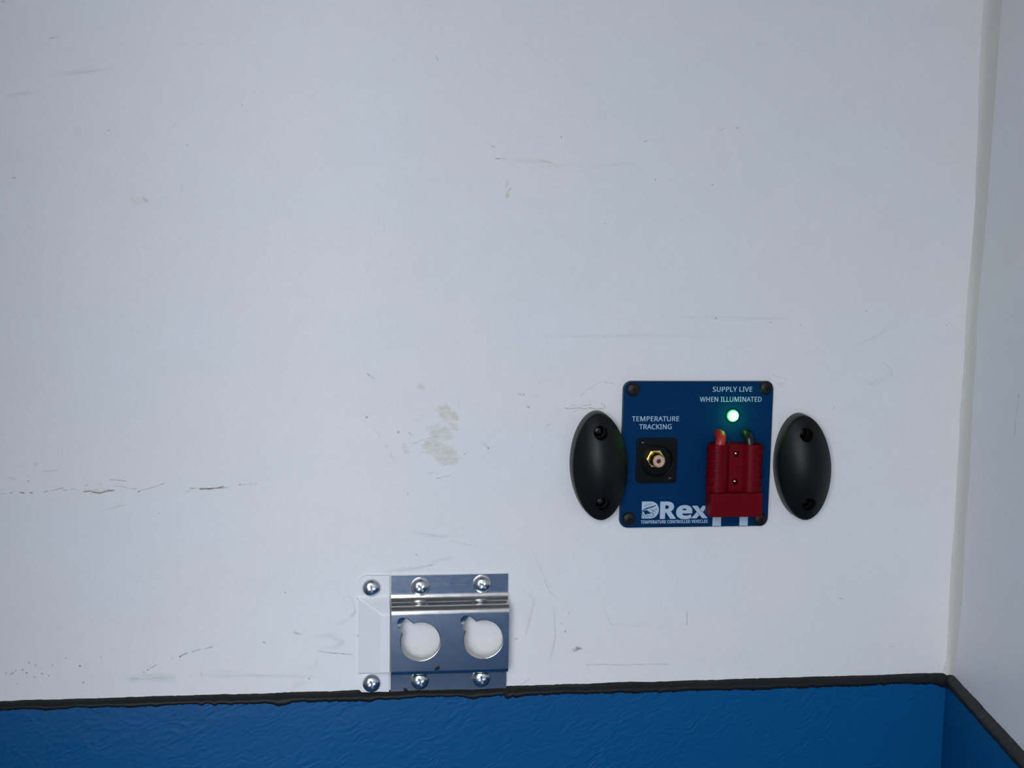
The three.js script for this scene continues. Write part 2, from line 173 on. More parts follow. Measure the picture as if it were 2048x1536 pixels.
const lin = (r, g, b) => new THREE.Color().setRGB(r, g, b);
const phys = (o) => new THREE.MeshPhysicalMaterial(o);
const std = (o) => new THREE.MeshStandardMaterial(o);
const M = {
  wall: std({ map: wallTex, bumpMap: grpBump, bumpScale: 0.00005, roughness: 0.5 }),
  wallRight: std({ map: rightTex, bumpMap: grpBump, bumpScale: 0.00004, roughness: 0.42 }),
  shell: std({ color: lin(0.42, 0.42, 0.41), roughness: 0.7 }),
  blue: phys({ color: lin(0.0005, 0.078, 0.23), roughness: 0.45, specularIntensity: 0.25, bumpMap: resinBump, bumpScale: 0.0008 }),
  blueFloor: phys({ color: lin(0.0005, 0.078, 0.23), roughness: 0.6, specularIntensity: 0.18, bumpMap: resinBump, bumpScale: 0.0008 }),
  blackBead: phys({ color: lin(0.010, 0.010, 0.011), roughness: 0.5, specularIntensity: 0.5 }),
  greyBead: std({ color: lin(0.70, 0.68, 0.63), roughness: 0.6, bumpMap: grpBump, bumpScale: 0.0002 }),
  capPlastic: std({ color: lin(0.79, 0.80, 0.83), roughness: 0.4, bumpMap: grpBump, bumpScale: 0.00008 }),
  zinc: std({ map: zincColor, metalness: 1, roughness: 0.42, roughnessMap: zincRough }),
  screwZinc: std({ color: lin(0.66, 0.69, 0.69), metalness: 1, roughness: 0.24 }),
  rubber: phys({ color: lin(0.0055, 0.0055, 0.0052), roughness: 0.42, specularIntensity: 0.45, bumpMap: grpBump, bumpScale: 0.00003 }),
  blackMetal: phys({ color: lin(0.010, 0.008, 0.008), roughness: 0.45, specularIntensity: 0.6 }),
  darkScrew: std({ color: lin(0.04, 0.04, 0.042), roughness: 0.3, metalness: 1 }),
  blackPlastic: phys({ color: lin(0.003, 0.003, 0.004), roughness: 0.3, specularIntensity: 0.3 }),
  gold: std({ color: lin(0.86, 0.60, 0.20), metalness: 1, roughness: 0.24 }),
  teflon: std({ color: lin(0.62, 0.38, 0.32), roughness: 0.5 }),
  darkRed: std({ color: lin(0.05, 0.008, 0.006), roughness: 0.5 }),
  red: phys({ color: lin(0.13, 0.0004, 0.004), roughness: 0.35, specularIntensity: 0.22, bumpMap: grpBump, bumpScale: 0.00003 }),
  redWire: std({ color: lin(0.42, 0.022, 0.014), roughness: 0.4 }),
  blackWire: std({ color: lin(0.008, 0.009, 0.008), roughness: 0.25 }),
  silver: std({ color: lin(0.75, 0.73, 0.72), metalness: 1, roughness: 0.25 }),
  asphalt: std({ color: lin(0.12, 0.12, 0.12), roughness: 0.9 }),
};

// ───────── the setting: a small load compartment with an open doorway ─────────
const RY = -98.2 * Math.PI / 180;                           // the right wall leans in a little past square
const onRight = (o) => { o.rotation.y = RY; return o; };    // local x runs along the right wall, local z into the room
const CEIL = 1.62, LEFT = -1.9;
function wallSlab(x0, x1, y0, y1, R) {
  const g = new THREE.BoxGeometry(x1 - x0, y1 - y0, 0.03); g.translate((x0 + x1) / 2, (y0 + y1) / 2, -0.015);
  return planarUV(g, R.x0 * MM, R.y0 * MM, R.w * MM, R.h * MM);
}
function repeatOf(t, u, v) { const c = t.clone(); c.repeat.set(u, v); c.wrapS = c.wrapT = THREE.RepeatWrapping; c.needsUpdate = true; return c; }
M.wall.bumpMap = repeatOf(grpBump, WALL.w / 60, WALL.h / 60); M.wallRight.bumpMap = repeatOf(grpBump, RWALL.w / 60, RWALL.h / 60);
struct('wall_back', wallSlab(LEFT, 0.03, 0, CEIL, WALL), M.wall);
onRight(struct('wall_right', wallSlab(-0.03, 1.25, 0, CEIL, RWALL), M.wallRight));
const box = (x0, x1, y0, y1, z0, z1) => { const g = new THREE.BoxGeometry(x1 - x0, y1 - y0, z1 - z0); g.translate((x0 + x1) / 2, (y0 + y1) / 2, (z0 + z1) / 2); return g; };
struct('wall_left', box(LEFT - 0.04, LEFT, 0, CEIL, -0.03, DOOR.z + 0.04), M.shell);
struct('trim_4', box(-0.76, -0.655, 0, CEIL, 0, 0.48), M.shell);   // door pillar just left of the frame
struct('ceiling', box(LEFT - 0.04, 0.06, CEIL, CEIL + 0.04, -0.03, DOOR.z + 0.04), M.shell);
struct('wall_front', mergeGeometries([
  box(LEFT, DOOR.x0, 0, CEIL, DOOR.z, DOOR.z + 0.04), box(DOOR.x1, -0.14, 0, CEIL, DOOR.z, DOOR.z + 0.04),
  box(DOOR.x0, DOOR.x1, DOOR.y1, CEIL, DOOR.z, DOOR.z + 0.04), box(DOOR.x0, DOOR.x1, 0, DOOR.y0, DOOR.z, DOOR.z + 0.04)]), M.shell);
const uvXZ = (g, s) => { const p = g.attributes.position, n = g.attributes.normal, u = []; for (let i = 0; i < p.count; i++) u.push(p.getX(i) / s, (Math.abs(n.getY(i)) > 0.5 ? p.getZ(i) : p.getY(i)) / s); g.setAttribute('uv', new THREE.Float32BufferAttribute(u, 2)); return g; };
struct('floor', uvXZ(box(LEFT - 0.04, 0.06, -0.04, 0, -0.03, DOOR.z + 0.04), 0.25), M.blueFloor);
struct('ground', box(-9, 7, -0.66, -0.6, DOOR.z + 0.04, 14), M.asphalt);

// blue resin upstand: a 4 mm coat that coves into the floor
function upstand(x0, x1) {
  const T = 4, r = 28, pts = [[0, 0], [0, 117], [T - 1.2, 117], [T - 0.35, 116.65], [T, 115.8]];
  for (let k = 0; k <= 8; k++) { const a = k / 8 * Math.PI / 2; pts.push([T + r - r * Math.cos(a), 0.3 + r - r * Math.sin(a)]); }
  pts.push([T + r, 0]);
  const s = new THREE.Shape(pts.map(([z, y]) => new THREE.Vector2(z, y)));
  let g = new THREE.ExtrudeGeometry(s, { depth: (x1 - x0), bevelEnabled: false });
  // shape (z, y), depth x  ->  world
  g.applyMatrix4(new THREE.Matrix4().makeBasis(new THREE.Vector3(0, 0, 1), new THREE.Vector3(0, 1, 0), new THREE.Vector3(-1, 0, 0))); g.translate(x1, 0, 0);
  g = toCreasedNormals(g, 0.5); g.scale(MM, MM, MM);
  const p = g.attributes.position, u = []; for (let i = 0; i < p.count; i++) u.push((p.getX(i) + 0.64) / 0.66, (p.getY(i) - p.getZ(i)) / 0.165);
  g.setAttribute('uv', new THREE.Float32BufferAttribute(u, 2)); return g;
}
struct('baseboard_back', upstand(LEFT * 1000, 0), M.blue);
onRight(struct('baseboard_right', upstand(0, 1190), M.blue));

// black sealant bead on the joint, ragged along its lower edge
function bead(x0, x1, fine0, fine1, top, low, seed, drips) {
  const xs = []; for (let x = x0; x < fine0; x += 40) xs.push(x); for (let x = fine0; x < fine1; x += 0.8) xs.push(x); for (let x = fine1; x <= x1; x += 40) xs.push(x); xs.push(x1);
  const N = 12, pos = [], idx = [], uv = [];
  xs.forEach((x, i) => {
    let t = top(x) + n1(x / 14, seed) * 0.35 + n1(x / 2.2, seed + 1) * 0.18, l = low(x) + n1(x / 17, seed + 2) * 0.8 + n1(x / 4, seed + 3) * 0.5 + n1(x / 1.6, seed + 4) * 0.45 + n1(x / 0.8, seed + 9) * 0.2;
    for (const [dx, dd, w] of drips) { const q = (x - dx) / w; if (Math.abs(q) < 1) l -= dd * (1 - q * q); }
    const bl = 1.9 + n1(x / 30, seed + 5) * 0.4;
    for (let k = 0; k <= N; k++) {
      const a = k / N, bump = Math.sin(Math.PI * a), ridge = 0.35 * Math.exp(-(((a - 0.62) / 0.13) ** 2)) * (0.6 + 0.4 * n1(x / 25, seed + 6));
      let y = t + (l - t) * a + bump * bl * 0.45, z = 0.02 + 4.3 * Math.min(1, a * 1.25) + (bump * bl + ridge) * 0.85;
      if (k === N) z = 3.9;
      pos.push(x, y, z); uv.push(x / 60, a * 0.2);
      if (i && k) { const b = i * (N + 1) + k, c = b - N - 1; idx.push(c - 1, c, b - 1, b - 1, c, b); }
    }
  });
  const g = new THREE.BufferGeometry(); g.setAttribute('position', new THREE.Float32BufferAttribute(pos, 3)); g.setAttribute('uv', new THREE.Float32BufferAttribute(uv, 2)); g.setIndex(idx); g.computeVertexNormals(); g.scale(MM, MM, MM); return g;
}
struct('trim_1', bead(LEFT * 1000, 3, -640, 3, () => 119.6, (x) => 114.9 + (x < -20 ? -2.0 * (x + 620) / 600 : -2) + 0.2, 61,
  [[-305, 2.6, 3], [-299, 1.4, 4], [-452, 1.8, 9], [-330, 1.2, 6], [-492, 1.6, 2], [-500, 1.2, 3], [-480, 0.8, 12], [-396, 1, 5], [-5, 2.2, 7]]), M.blackBead);
onRight(struct('trim_2', bead(-2, 1180, -2, 190, () => 120.3, (x) => 112.2 - 0.6 * Math.min(1, x / 140), 71, [[4, 2.5, 8]]), M.blackBead));

// greyish sealant fillet up the corner
{
  const N = 14, pos = [], idx = [], uv = [];
  const d = new THREE.Vector2(Math.cos(RY), -Math.sin(RY)); // along the right wall, in (x, z)
  const key = (t, y) => { for (let i = 0; i < t.length - 1; i++) if (y <= t[i + 1][0]) { const f = Math.max(0, (y - t[i][0]) / (t[i + 1][0] - t[i][0])); return t[i][1] + (t[i + 1][1] - t[i][1]) * f; } return t[t.length - 1][1]; };
  let rows = 0;
  for (let y = 118; y <= CEIL * 1000; y += y < 620 ? 1.5 : 20) {
    const wl = key([[118, 5.5], [130, 3.6], [170, 3.8], [300, 4.2], [374, 4.1], [439, 3.2], [500, 5.0], [530, 5.6], [566, 6.2], [700, 5]], y) + n1(y / 20, 81) * 0.5 + n1(y / 5, 82) * 0.2;
    const wr = key([[118, 8], [130, 10], [175, 15], [300, 12.5], [375, 10.5], [439, 15], [508, 17], [566, 18], [700, 15]], y) + n1(y / 26, 83) * 1.0 + n1(y / 6, 84) * 0.35;
    for (let k = 0; k <= N; k++) {
      // quadratic curve from the back wall to the right wall, pulled towards the corner, with a small ridge
      const t = k / N, a = (1 - t) ** 2, b = 2 * t * (1 - t), c = t * t, cx = -0.9, cz = 1.2;
      const lip = (k === 0 || k === N) ? -0.15 : 0.35;
      pos.push(a * -wl + b * cx + c * d.x * wr - lip * 0.5, y, b * cz + c * d.y * wr + lip * 0.6); uv.push(t * 0.3, y / 60);
      if (rows && k) { const q = rows * (N + 1) + k, p = q - N - 1; idx.push(p - 1, p, q - 1, q - 1, p, q); }
    }
    rows++;
  }
  const g = new THREE.BufferGeometry(); g.setAttribute('position', new THREE.Float32BufferAttribute(pos, 3)); g.setAttribute('uv', new THREE.Float32BufferAttribute(uv, 2)); g.setIndex(idx); g.computeVertexNormals(); g.scale(MM, MM, MM);
  M.greyBead.side = THREE.DoubleSide;
  struct('trim_3', g, M.greyBead);
}

// ───────── screws ─────────
function crossRecess(len, wid, depth, zTop) {
  const arm = () => { const b = new THREE.BoxGeometry(len, wid, depth + 2, 1, 1, 1), p = b.attributes.position; for (let i = 0; i < p.count; i++) if (p.getZ(i) < 0) { p.setX(i, p.getX(i) * 0.6); p.setY(i, p.getY(i) * 0.75); } b.translate(0, 0, zTop - depth + (depth + 2) / 2); b.computeVertexNormals(); return b; };
  const b2 = arm(); b2.rotateZ(Math.PI / 2);
  const c = new THREE.CylinderGeometry(len * 0.3, 0.3, depth + 2, 8); c.rotateX(Math.PI / 2); c.translate(0, 0, zTop - depth + (depth + 2) / 2);
  return [[arm()], [b2], [c]];
}
function panHead(r, h, edge, cross) {
  const pts = [[0.001, 0], [r, 0], [r, edge]]; for (let k = 1; k <= 12; k++) { const a = k / 12 * Math.PI / 2; pts.push([Math.max(0.001, r * Math.cos(a) ** 0.9), edge + (h - edge) * Math.sin(a)]); }
  let g = turned(pts, 44); g = csg(toCreasedNormals(g, 0.7), crossRecess(cross, cross * 0.23, h * 0.6, h - 0.05)); return g;
}
const zincHead = panHead(5.9, 4.3, 0.7, 7.0), blackHead = panHead(4.5, 2.3, 0.35, 4.0), tinyHead = panHead(1.6, 0.7, 0.15, 1.6);

// ───────── galvanised load rail with two keyhole slots ─────────
const RAIL = { x0: -381.4, x1: -306.4 };
{
  const rail = thing('load_rail', 'shiny zinc-plated steel rail section with two keyhole slots', 'rail', (RAIL.x0 + RAIL.x1) / 2, 117.8, 0);
  const T = 1.9, out = [[195.4, T, 0], [184, T, 0]];        // (y, z, slope angle of the surface)
  const R = 6, th = Math.acos(1 - 4.5 / R), n = 14, yA = 183.6;
  for (let k = 1; k <= n; k++) { const a = th * k / n; out.push([yA - R * Math.sin(a), T + R * (1 - Math.cos(a)), a]); }
  const yB = yA - 2 * R * Math.sin(th), H = T + 9;
  for (let k = n - 1; k >= 0; k--) { const a = th * k / n; out.push([yB + R * Math.sin(a), H - R * (1 - Math.cos(a)), a]); }
  const yC = 135.6, r2 = 3.6; out.push([yC, H, 0]);
  for (let k = 1; k <= 10; k++) { const a = -Math.PI / 2 * 0.94 * k / 10; out.push([yC + r2 * Math.sin(a), H - r2 * (1 - Math.cos(a)), a]); }
  const last = out[out.length - 1], a0 = -Math.PI / 2 * 0.94, r3 = 1.6, zz = T + r3 * (1 - Math.cos(a0)), yD = last[0] - (last[1] - zz) * 0.094;
  for (let k = 0; k <= 8; k++) { const a = a0 * (1 - k / 8); out.push([yD + r3 * (Math.sin(a) - Math.sin(a0)) * -1, T + r3 * (1 - Math.cos(a)), a]); }
  out.push([117.8, T, 0]);
  const inner = out.map(([y, z, a]) => [y - Math.sin(a) * T, z - Math.cos(a) * T]).reverse();
  const shape = new THREE.Shape([...out.map(([y, z]) => new THREE.Vector2(y - 117.8, z)), ...inner.map(([y, z]) => new THREE.Vector2(y - 117.8, z))]);
  let g = new THREE.ExtrudeGeometry(shape, { depth: 75, bevelEnabled: false });
  g.applyMatrix4(new THREE.Matrix4().makeBasis(new THREE.Vector3(0, 1, 0), new THREE.Vector3(0, 0, 1), new THREE.Vector3(1, 0, 0))); g.translate(-37.5, 0, 0);
  g = toCreasedNormals(g, 0.35);
  const cuts = [];
  for (const [hx, hy] of [[-362.9, 154.8], [-322.7, 155.2]]) {
    const c = [hx + 343.9, hy - 117.8], P = [], r = 12.3, A0 = 112.6, A1 = 153;
    for (let k = 0; k <= 72; k++) { const a = (A1 + (360 - A1 + A0) * k / 72) * Math.PI / 180; P.push([r * Math.cos(a), r * Math.sin(a)]); }
    // notch: up to its blunt end and back
    for (const q of [[-5.6, 12.3], [-7.3, 13.8], [-8.6, 14.9], [-9.6, 14.9], [-11.2, 12.8], [-12.8, 10.6], [-13.4, 9.3], [-13.0, 8.3], [-12.2, 6.8]]) P.push(q);
    const nP = P.map((p, i) => { const a = P[(i + P.length - 1) % P.length], b = P[(i + 1) % P.length], dx = b[0] - a[0], dy = b[1] - a[1], l = Math.hypot(dx, dy) || 1; return [dy / l, -dx / l]; });
    const rr = 0.75, rings = [[-4, 0], [H - rr, 0]]; for (let k = 1; k <= 5; k++) { const a = k / 5 * Math.PI / 2; rings.push([H - rr + rr * Math.sin(a) + (k === 5 ? 0.01 : 0), rr - rr * Math.cos(a)]); } rings.push([H + 3, rr]);
    const pos = [], idx = [], L = P.length;
    rings.forEach(([z, o], ri) => { P.forEach((p, i) => pos.push(c[0] + p[0] + nP[i][0] * o, c[1] + p[1] + nP[i][1] * o, z)); if (ri) for (let i = 0; i < L; i++) { const j = (i + 1) % L, u = (ri - 1) * L, v = ri * L; idx.push(u + i, u + j, v + j, u + i, v + j, v + i); } });
    const bot = pos.length / 3; pos.push(c[0], c[1], -4); const top = pos.length / 3; pos.push(c[0], c[1], H + 3); const tv = (rings.length - 1) * L;
    for (let i = 0; i < L; i++) { const j = (i + 1) % L; idx.push(bot, j, i, top, tv + i, tv + j); }
    let k = new THREE.BufferGeometry(); k.setAttribute('position', new THREE.Float32BufferAttribute(pos, 3)); k.setIndex(idx); k.computeVertexNormals();
    k = toCreasedNormals(k, 0.9); cuts.push([k]);
    const dent = new THREE.SphereGeometry(9, 36, 24); dent.translate(c[0] - 11.6, c[1] + 12.6, H + 8.35); cuts.push([dent]);
  }
  g = csg(g, cuts);
  planarUV(g, 0, 0, 60, 60);
  part(rail, 'rail_body', g, M.zinc);
  for (const [x, y, a] of [[-362.8, 188.0, 0.62], [-323.1, 188.9, 0.9], [-362.6, 125.8, 0.35], [-322.8, 126.2, 0.2]]) at(part(rail, 'screw', zincHead, M.screwZinc), x + 343.9, y - 117.8, T, a);
  const chip = new THREE.SphereGeometry(1.5, 12, 8); chip.scale(1.3, 0.7, 0.45); chip.rotateZ(0.6); at(part(rail, 'sealant_spot', chip, M.blackBead, 'small black blob of sealant'), -8.2, 19.0, H);
  const chip2 = new THREE.SphereGeometry(1.5, 12, 8); chip2.scale(1.1, 0.7, 0.4); chip2.rotateZ(-0.7); at(part(rail, 'sealant_spot', chip2, M.blackBead, 'small black blob of sealant'), -27.8, 2.0, T);
}

// ───────── white plastic end cap ─────────
{
  const cap = thing('rail_end_cap', 'white plastic end cap with two pan-head screws beside the zinc rail', 'end cap', -392.3, 118.2, 0);
  const X0 = -402.1, X1 = -382.4, Y0 = 118.2, Y1 = 195.6, r = 5.2, T = 1.9, H = 10.6, R = 6, th = Math.acos(1 - 4.5 / R);
  const ramp = (y) => {           // same hump as the rail
    const top = 183.4 - y, low = y - 131.2;
    const s = (v, w) => { const t = Math.max(0, Math.min(1, v / w)); return t * t * (3 - 2 * t); };
    return Math.min(s(top, 12), s(low, 3.6)) * (H - T);
  };
  const smin = (a, b, k) => { const h = Math.max(k - Math.abs(a - b), 0) / k; return Math.min(a, b) - h * h * k * 0.25; };
  const left = (y) => { const e = Math.min(y - Y0, Y1 - y); return e < r ? X0 + r - Math.sqrt(Math.max(0, r * r - (r - e) ** 2)) : X0; };
  const z = (x, y) => T + Math.max(0, smin(ramp(y), Math.max(0, (x - X0)) * 0.58 + 0.35, 0.5));
  const nx = 40, ny = 190, pos = [], idx = [];
  for (let j = 0; j <= ny; j++) for (let i = 0; i <= nx; i++) { const y = Y0 + (Y1 - Y0) * j / ny, xl = left(y), x = xl + (X1 - xl) * i / nx; pos.push(x + 392.3, y - 118.2, z(x, y)); if (i && j) { const b = j * (nx + 1) + i, a = b - nx - 1; idx.push(a - 1, a, b, a - 1, b, b - 1); } }
  const rim = []; for (let i = 0; i < nx; i++) rim.push(i); for (let j = 0; j < ny; j++) rim.push(j * (nx + 1) + nx); for (let i = nx; i > 0; i--) rim.push(ny * (nx + 1) + i); for (let j = ny; j > 0; j--) rim.push(j * (nx + 1));
  const base = pos.length / 3; rim.forEach((v) => { pos.push(pos[3 * v], pos[3 * v + 1], pos[3 * v + 2]); pos.push(pos[3 * v], pos[3 * v + 1], 0); });
  rim.forEach((_, k) => { const a = base + 2 * k, b = base + 2 * ((k + 1) % rim.length); idx.push(a, a + 1, b + 1, a, b + 1, b); });
  const g = new THREE.BufferGeometry(); g.setAttribute('position', new THREE.Float32BufferAttribute(pos, 3)); g.setIndex(idx); g.computeVertexNormals(); planarUV(g, 0, 0, 60, 60);
  part(cap, 'cap_body', g, M.capPlastic);
  for (const [x, y, a] of [[-393.9, 188.0, 0.12], [-393.6, 125.1, 0.3]]) at(part(cap, 'screw', zincHead, M.screwZinc), x + 392.3, y - 118.2, T, a);
}

// ───────── blue connector panel ─────────
const PLATE = '#00305a', PANEL = { x: -184.6, y: 272.7, w: 99.4, h: 95.8, t: 3 };
{
  const panel = thing('connector_panel', 'dark blue square wall plate with white lettering and a lit green indicator', 'panel', PANEL.x, PANEL.y, 0);
  const S = 20, c = document.createElement('canvas'); c.width = Math.round(PANEL.w * S); c.height = Math.round(PANEL.h * S);
  const x = c.getContext('2d'); x.fillStyle = PLATE; x.fillRect(0, 0, c.width, c.height);
  { const R = rng(5); for (let i = 0; i < 9000; i++) { x.fillStyle = R() < 0.5 ? 'rgba(30,90,140,0.10)' : 'rgba(0,20,50,0.10)'; x.fillRect(R() * c.width, R() * c.height, 3 + R() * 9, 2 + R() * 4); } }
  const U = (v) => (v - (PANEL.x - PANEL.w / 2)) * S, V = (v) => ((PANEL.y + PANEL.h / 2) - v) * S, INKW = '#b4c6d6';
  const text = (t, x0, x1, yT, yB, font, wt = 0) => {
    x.save(); x.font = `${font} 200px sans-serif`; x.textBaseline = 'alphabetic'; x.textAlign = 'left';
    const m = x.measureText(t), l = m.actualBoundingBoxLeft, w = m.actualBoundingBoxRight + l, a = m.actualBoundingBoxAscent, d = t === t.toUpperCase() ? 0 : m.actualBoundingBoxDescent;
    x.translate(U(x0), V(yB)); x.scale((U(x1) - U(x0)) / w, (V(yB) - V(yT)) / (a + d)); x.fillStyle = x.strokeStyle = INKW; x.lineWidth = wt; x.lineJoin = 'round';
    x.fillText(t, l, -d); if (wt) x.strokeText(t, l, -d); x.restore();
  };
  text('TEMPERATURE', -228.1, -197.1, 297.85, 294.75, '', 4); text('TRACKING', -223.2, -201.9, 292.7, 289.55, '', 4);
  text('SUPPLY LIVE', -175.5, -149.2, 317.05, 313.9, '', 4); text('WHEN ILLUMINATED', -183.8, -142.6, 310.5, 307.35, '', 4);
  // wordmark: D with a reptile head drawn into it, then Rex
  const poly = (pts, fill) => { x.fillStyle = fill; x.beginPath(); pts.forEach(([a, b], i) => x[i ? 'lineTo' : 'moveTo'](U(a), V(b))); x.closePath(); x.fill(); };
  const line = (pts, w) => { x.strokeStyle = PLATE; x.lineWidth = w * S; x.lineCap = 'round'; x.lineJoin = 'round'; x.beginPath(); x.moveTo(U(pts[0][0]), V(pts[0][1])); for (let i = 1; i < pts.length - 1; i++) x.quadraticCurveTo(U(pts[i][0]), V(pts[i][1]), U((pts[i][0] + pts[i + 1][0]) / 2), V((pts[i][1] + pts[i + 1][1]) / 2)); const e = pts[pts.length - 1]; x.lineTo(U(e[0]), V(e[1])); x.stroke(); };
  x.fillStyle = INKW; x.beginPath(); x.moveTo(U(-220.0), V(242.1)); x.lineTo(U(-214.3), V(242.1)); x.bezierCurveTo(U(-206.6), V(242.1), U(-206.6), V(230.8), U(-214.3), V(230.8)); x.lineTo(U(-219.8), V(230.8)); x.closePath(); x.fill();
  line([[-220.4, 234.6], [-219, 236.6], [-216.6, 237.4], [-213.6, 238.0], [-210.9, 239.4]], 0.55); line([[-217.8, 237.2], [-215, 238.6], [-212, 239.0]], 0.3); line([[-218.2, 239.0], [-216, 240.2], [-213.6, 240.4]], 0.22);
  poly([[-219.2, 235.8], [-216.4, 236.4], [-215.0, 235.0], [-213.6, 233.6], [-215.8, 234.0], [-217.2, 233.4]], PLATE);
  line([[-215.6, 235.4], [-213.4, 234.6], [-211.6, 233.8], [-212.6, 233.0]], 0.4); line([[-213.8, 236.6], [-212, 236.0], [-209.8, 237.0]], 0.3); line([[-213.2, 235.2], [-211.8, 235.6], [-210.6, 234.8]], 0.25);
  line([[-219.8, 234.8], [-219.2, 233], [-219.3, 231.2]], 0.28); line([[-219.0, 234.4], [-218.2, 232.6], [-217.6, 231.0]], 0.28); line([[-217.8, 233.8], [-216.8, 232.4], [-215.4, 231.4]], 0.3); line([[-216.2, 233.2], [-214.4, 232.2], [-212.6, 232.0], [-211.4, 232.6]], 0.32);
  text('R', -207.4, -197.5, 241.6, 230.7, 'bold', 8); text('e', -196.6, -186.6, 239.1, 230.4, 'bold', 9);
  poly([[-186.6, 238.9], [-182.8, 238.9], [-181.1, 236.6], [-179.3, 238.9], [-175.6, 238.9], [-179.2, 234.6], [-175.6, 230.5], [-179.4, 230.5], [-181.2, 232.7], [-183.2, 230.5], [-187.0, 230.5], [-183.1, 234.8]], INKW);
  line([[-181.3, 236.7], [-180.2, 235.2], [-179.6, 234.6]], 0.22); line([[-182.9, 234.6], [-182, 233.4], [-181.2, 232.6]], 0.22);
  text('TEMPERATURE CONTROLLED VEHICLES', -220.2, -175.6, 229.6, 227.4, 'bold', 0);
  poly([[-172.4, 236], [-166.7, 236], [-166.6, 225.2], [-172.4, 225.2]], INKW); poly([[-154.2, 236], [-148.5, 236], [-148.5, 225.2], [-154.2, 225.2]], INKW);
  // faint scratches in the print
  x.strokeStyle = 'rgba(90,130,165,0.45)'; x.lineWidth = 4; for (const [a, b, e, d] of [[-209.5, 244.5, -205, 245.0], [-208, 244.1, -199, 244.9], [-194, 244.6, -193, 244.4], [-203, 303.1, -200.6, 303.6], [-205.2, 302.6, -203.4, 303.0]]) { x.beginPath(); x.moveTo(U(a), V(b)); x.lineTo(U(e), V(d)); x.stroke(); }
  const print = canvasTex(c);
  const g = slab(roundRect(PANEL.w, PANEL.h, 5.5), PANEL.t, 0.4, 20); planarUV(g, -PANEL.w / 2, -PANEL.h / 2, PANEL.w, PANEL.h);
  const m = part(panel, 'plate', g, [phys({ map: print, roughness: 0.4, specularIntensity: 0.12 }), phys({ color: lin(0.006, 0.018, 0.035), roughness: 0.5 })]);
  for (const [sx, sy, a] of [[-228.0, 315.3, 0.05], [-140.0, 316.4, 0.3], [-228.3, 230.8, 0.2], [-140.2, 229.4, 0.6]]) at(part(panel, 'screw', blackHead, M.blackMetal, 'black cross-head screw'), sx - PANEL.x, sy - PANEL.y, PANEL.t - 0.05, a);
  // green indicator: clear green dome over a glowing die
  const lx = -161.6 - PANEL.x, ly = 298.2 - PANEL.y;
  const lamp = new THREE.Group(); lamp.name = 'indicator_light'; lamp.userData.label = 'small round green light, lit'; panel.add(lamp); at(lamp, lx, ly, PANEL.t);
  const dome = [[0.001, 0.6], [3.5, 0.6], [3.5, 1.2]]; for (let k = 1; k <= 10; k++) { const a = k / 10 * Math.PI / 2; dome.push([Math.max(0.001, 3.5 * Math.cos(a)), 1.2 + 2.9 * Math.sin(a)]); }
  part(lamp, 'light_lens', turned(dome, 36), std({ color: lin(0.02, 0.5, 0.12), roughness: 0.2, emissive: lin(0.62, 1.0, 0.70), emissiveIntensity: 1.5 }));
  part(lamp, 'light_skirt', turned([[3.2, 0], [4.1, 0], [4.1, 0.5], [3.7, 1.1], [3.3, 1.3]], 36), std({ color: lin(0.0, 0.3, 0.05), roughness: 0.3, emissive: lin(0.0, 0.75, 0.14), emissiveIntensity: 1 }), 'green glowing collar');
  const ring = turned([[4.1, 0], [4.6, 0], [4.6, 0.2], [4.1, 0.35]], 36); part(lamp, 'bezel', ring, M.blackPlastic);
  const led = new THREE.PointLight(lin(0.0, 1.0, 0.10), 0.0012, 0, 2); led.shadow.radius = 0.12; led.castShadow = true; led.name = 'indicator_glow'; led.position.set(-0.3 * MM, -0.3 * MM, 1.25 * MM); lamp.add(led);
}

// ───────── phono socket ─────────
{
  const cx = -211.5, cy = 269.2, s = thing('phono_socket', 'gold phono socket in a square black flange on the blue plate', 'socket', cx, cy, PANEL.t);
  const sh = roundRect(26.4, 29.3, 2.6), hole = new THREE.Path(); hole.absarc(0.4, -0.1, 9.6, 0, Math.PI * 2, true); sh.holes.push(hole);
  part(s, 'flange', slab(sh, 2.2, 0.35, 32), M.blackPlastic);
  const rim = turned([[9.7, 0.2], [9.7, 2.7], [10.0, 3.0], [10.4, 3.0], [10.7, 2.7], [10.7, 2.0]], 64); at(part(s, 'rim', rim, M.blackPlastic), 0.4, -0.1, 0);
  at(part(s, 'recess_floor', turned([[0.001, 0], [9.7, 0], [9.7, 0.5], [0.001, 0.5]], 48), M.blackPlastic), 0.4, -0.1, 0);
  for (const [x, y] of [[-220.7, 280.8], [-202.1, 257.4]]) at(part(s, 'screw', tinyHead, M.darkScrew), x - cx, y - cy, 2.15, 0.4);
  const hx = -212.4 - cx, hy = 270.6 - cy;
  const hs = new THREE.Shape(); for (let k = 0; k < 6; k++) { const a = k * Math.PI / 3 + 0.06; hs[k ? 'lineTo' : 'moveTo'](6.3 * Math.cos(a), 6.3 * Math.sin(a)); } hs.closePath();
  const hex = slab(hs, 2.6, 0.5, 1); const nut = at(part(s, 'hex_nut', hex, M.gold), hx, hy, 0.5);
  const br = turned([[4.9, 2.5], [4.9, 3.6], [4.5, 4.0], [4.3, 4.2], [4.3, 6.2], [4.15, 6.5], [4.15, 10.6], [3.95, 10.9], [3.7, 10.9], [3.7, 9.6]], 48); part(nut, 'barrel', toCreasedNormals(br, 0.5), M.gold);
  part(nut, 'insulator', turned([[3.55, 9.0], [3.55, 11.0], [3.3, 11.25], [1.75, 11.25], [1.5, 11.0], [1.4, 8.0]], 40), M.teflon, 'pinkish plastic insulating ring');
  part(nut, 'centre_contact', turned([[1.5, 9.0], [1.0, 9.2], [0.001, 9.2]], 24), M.darkRed);
}

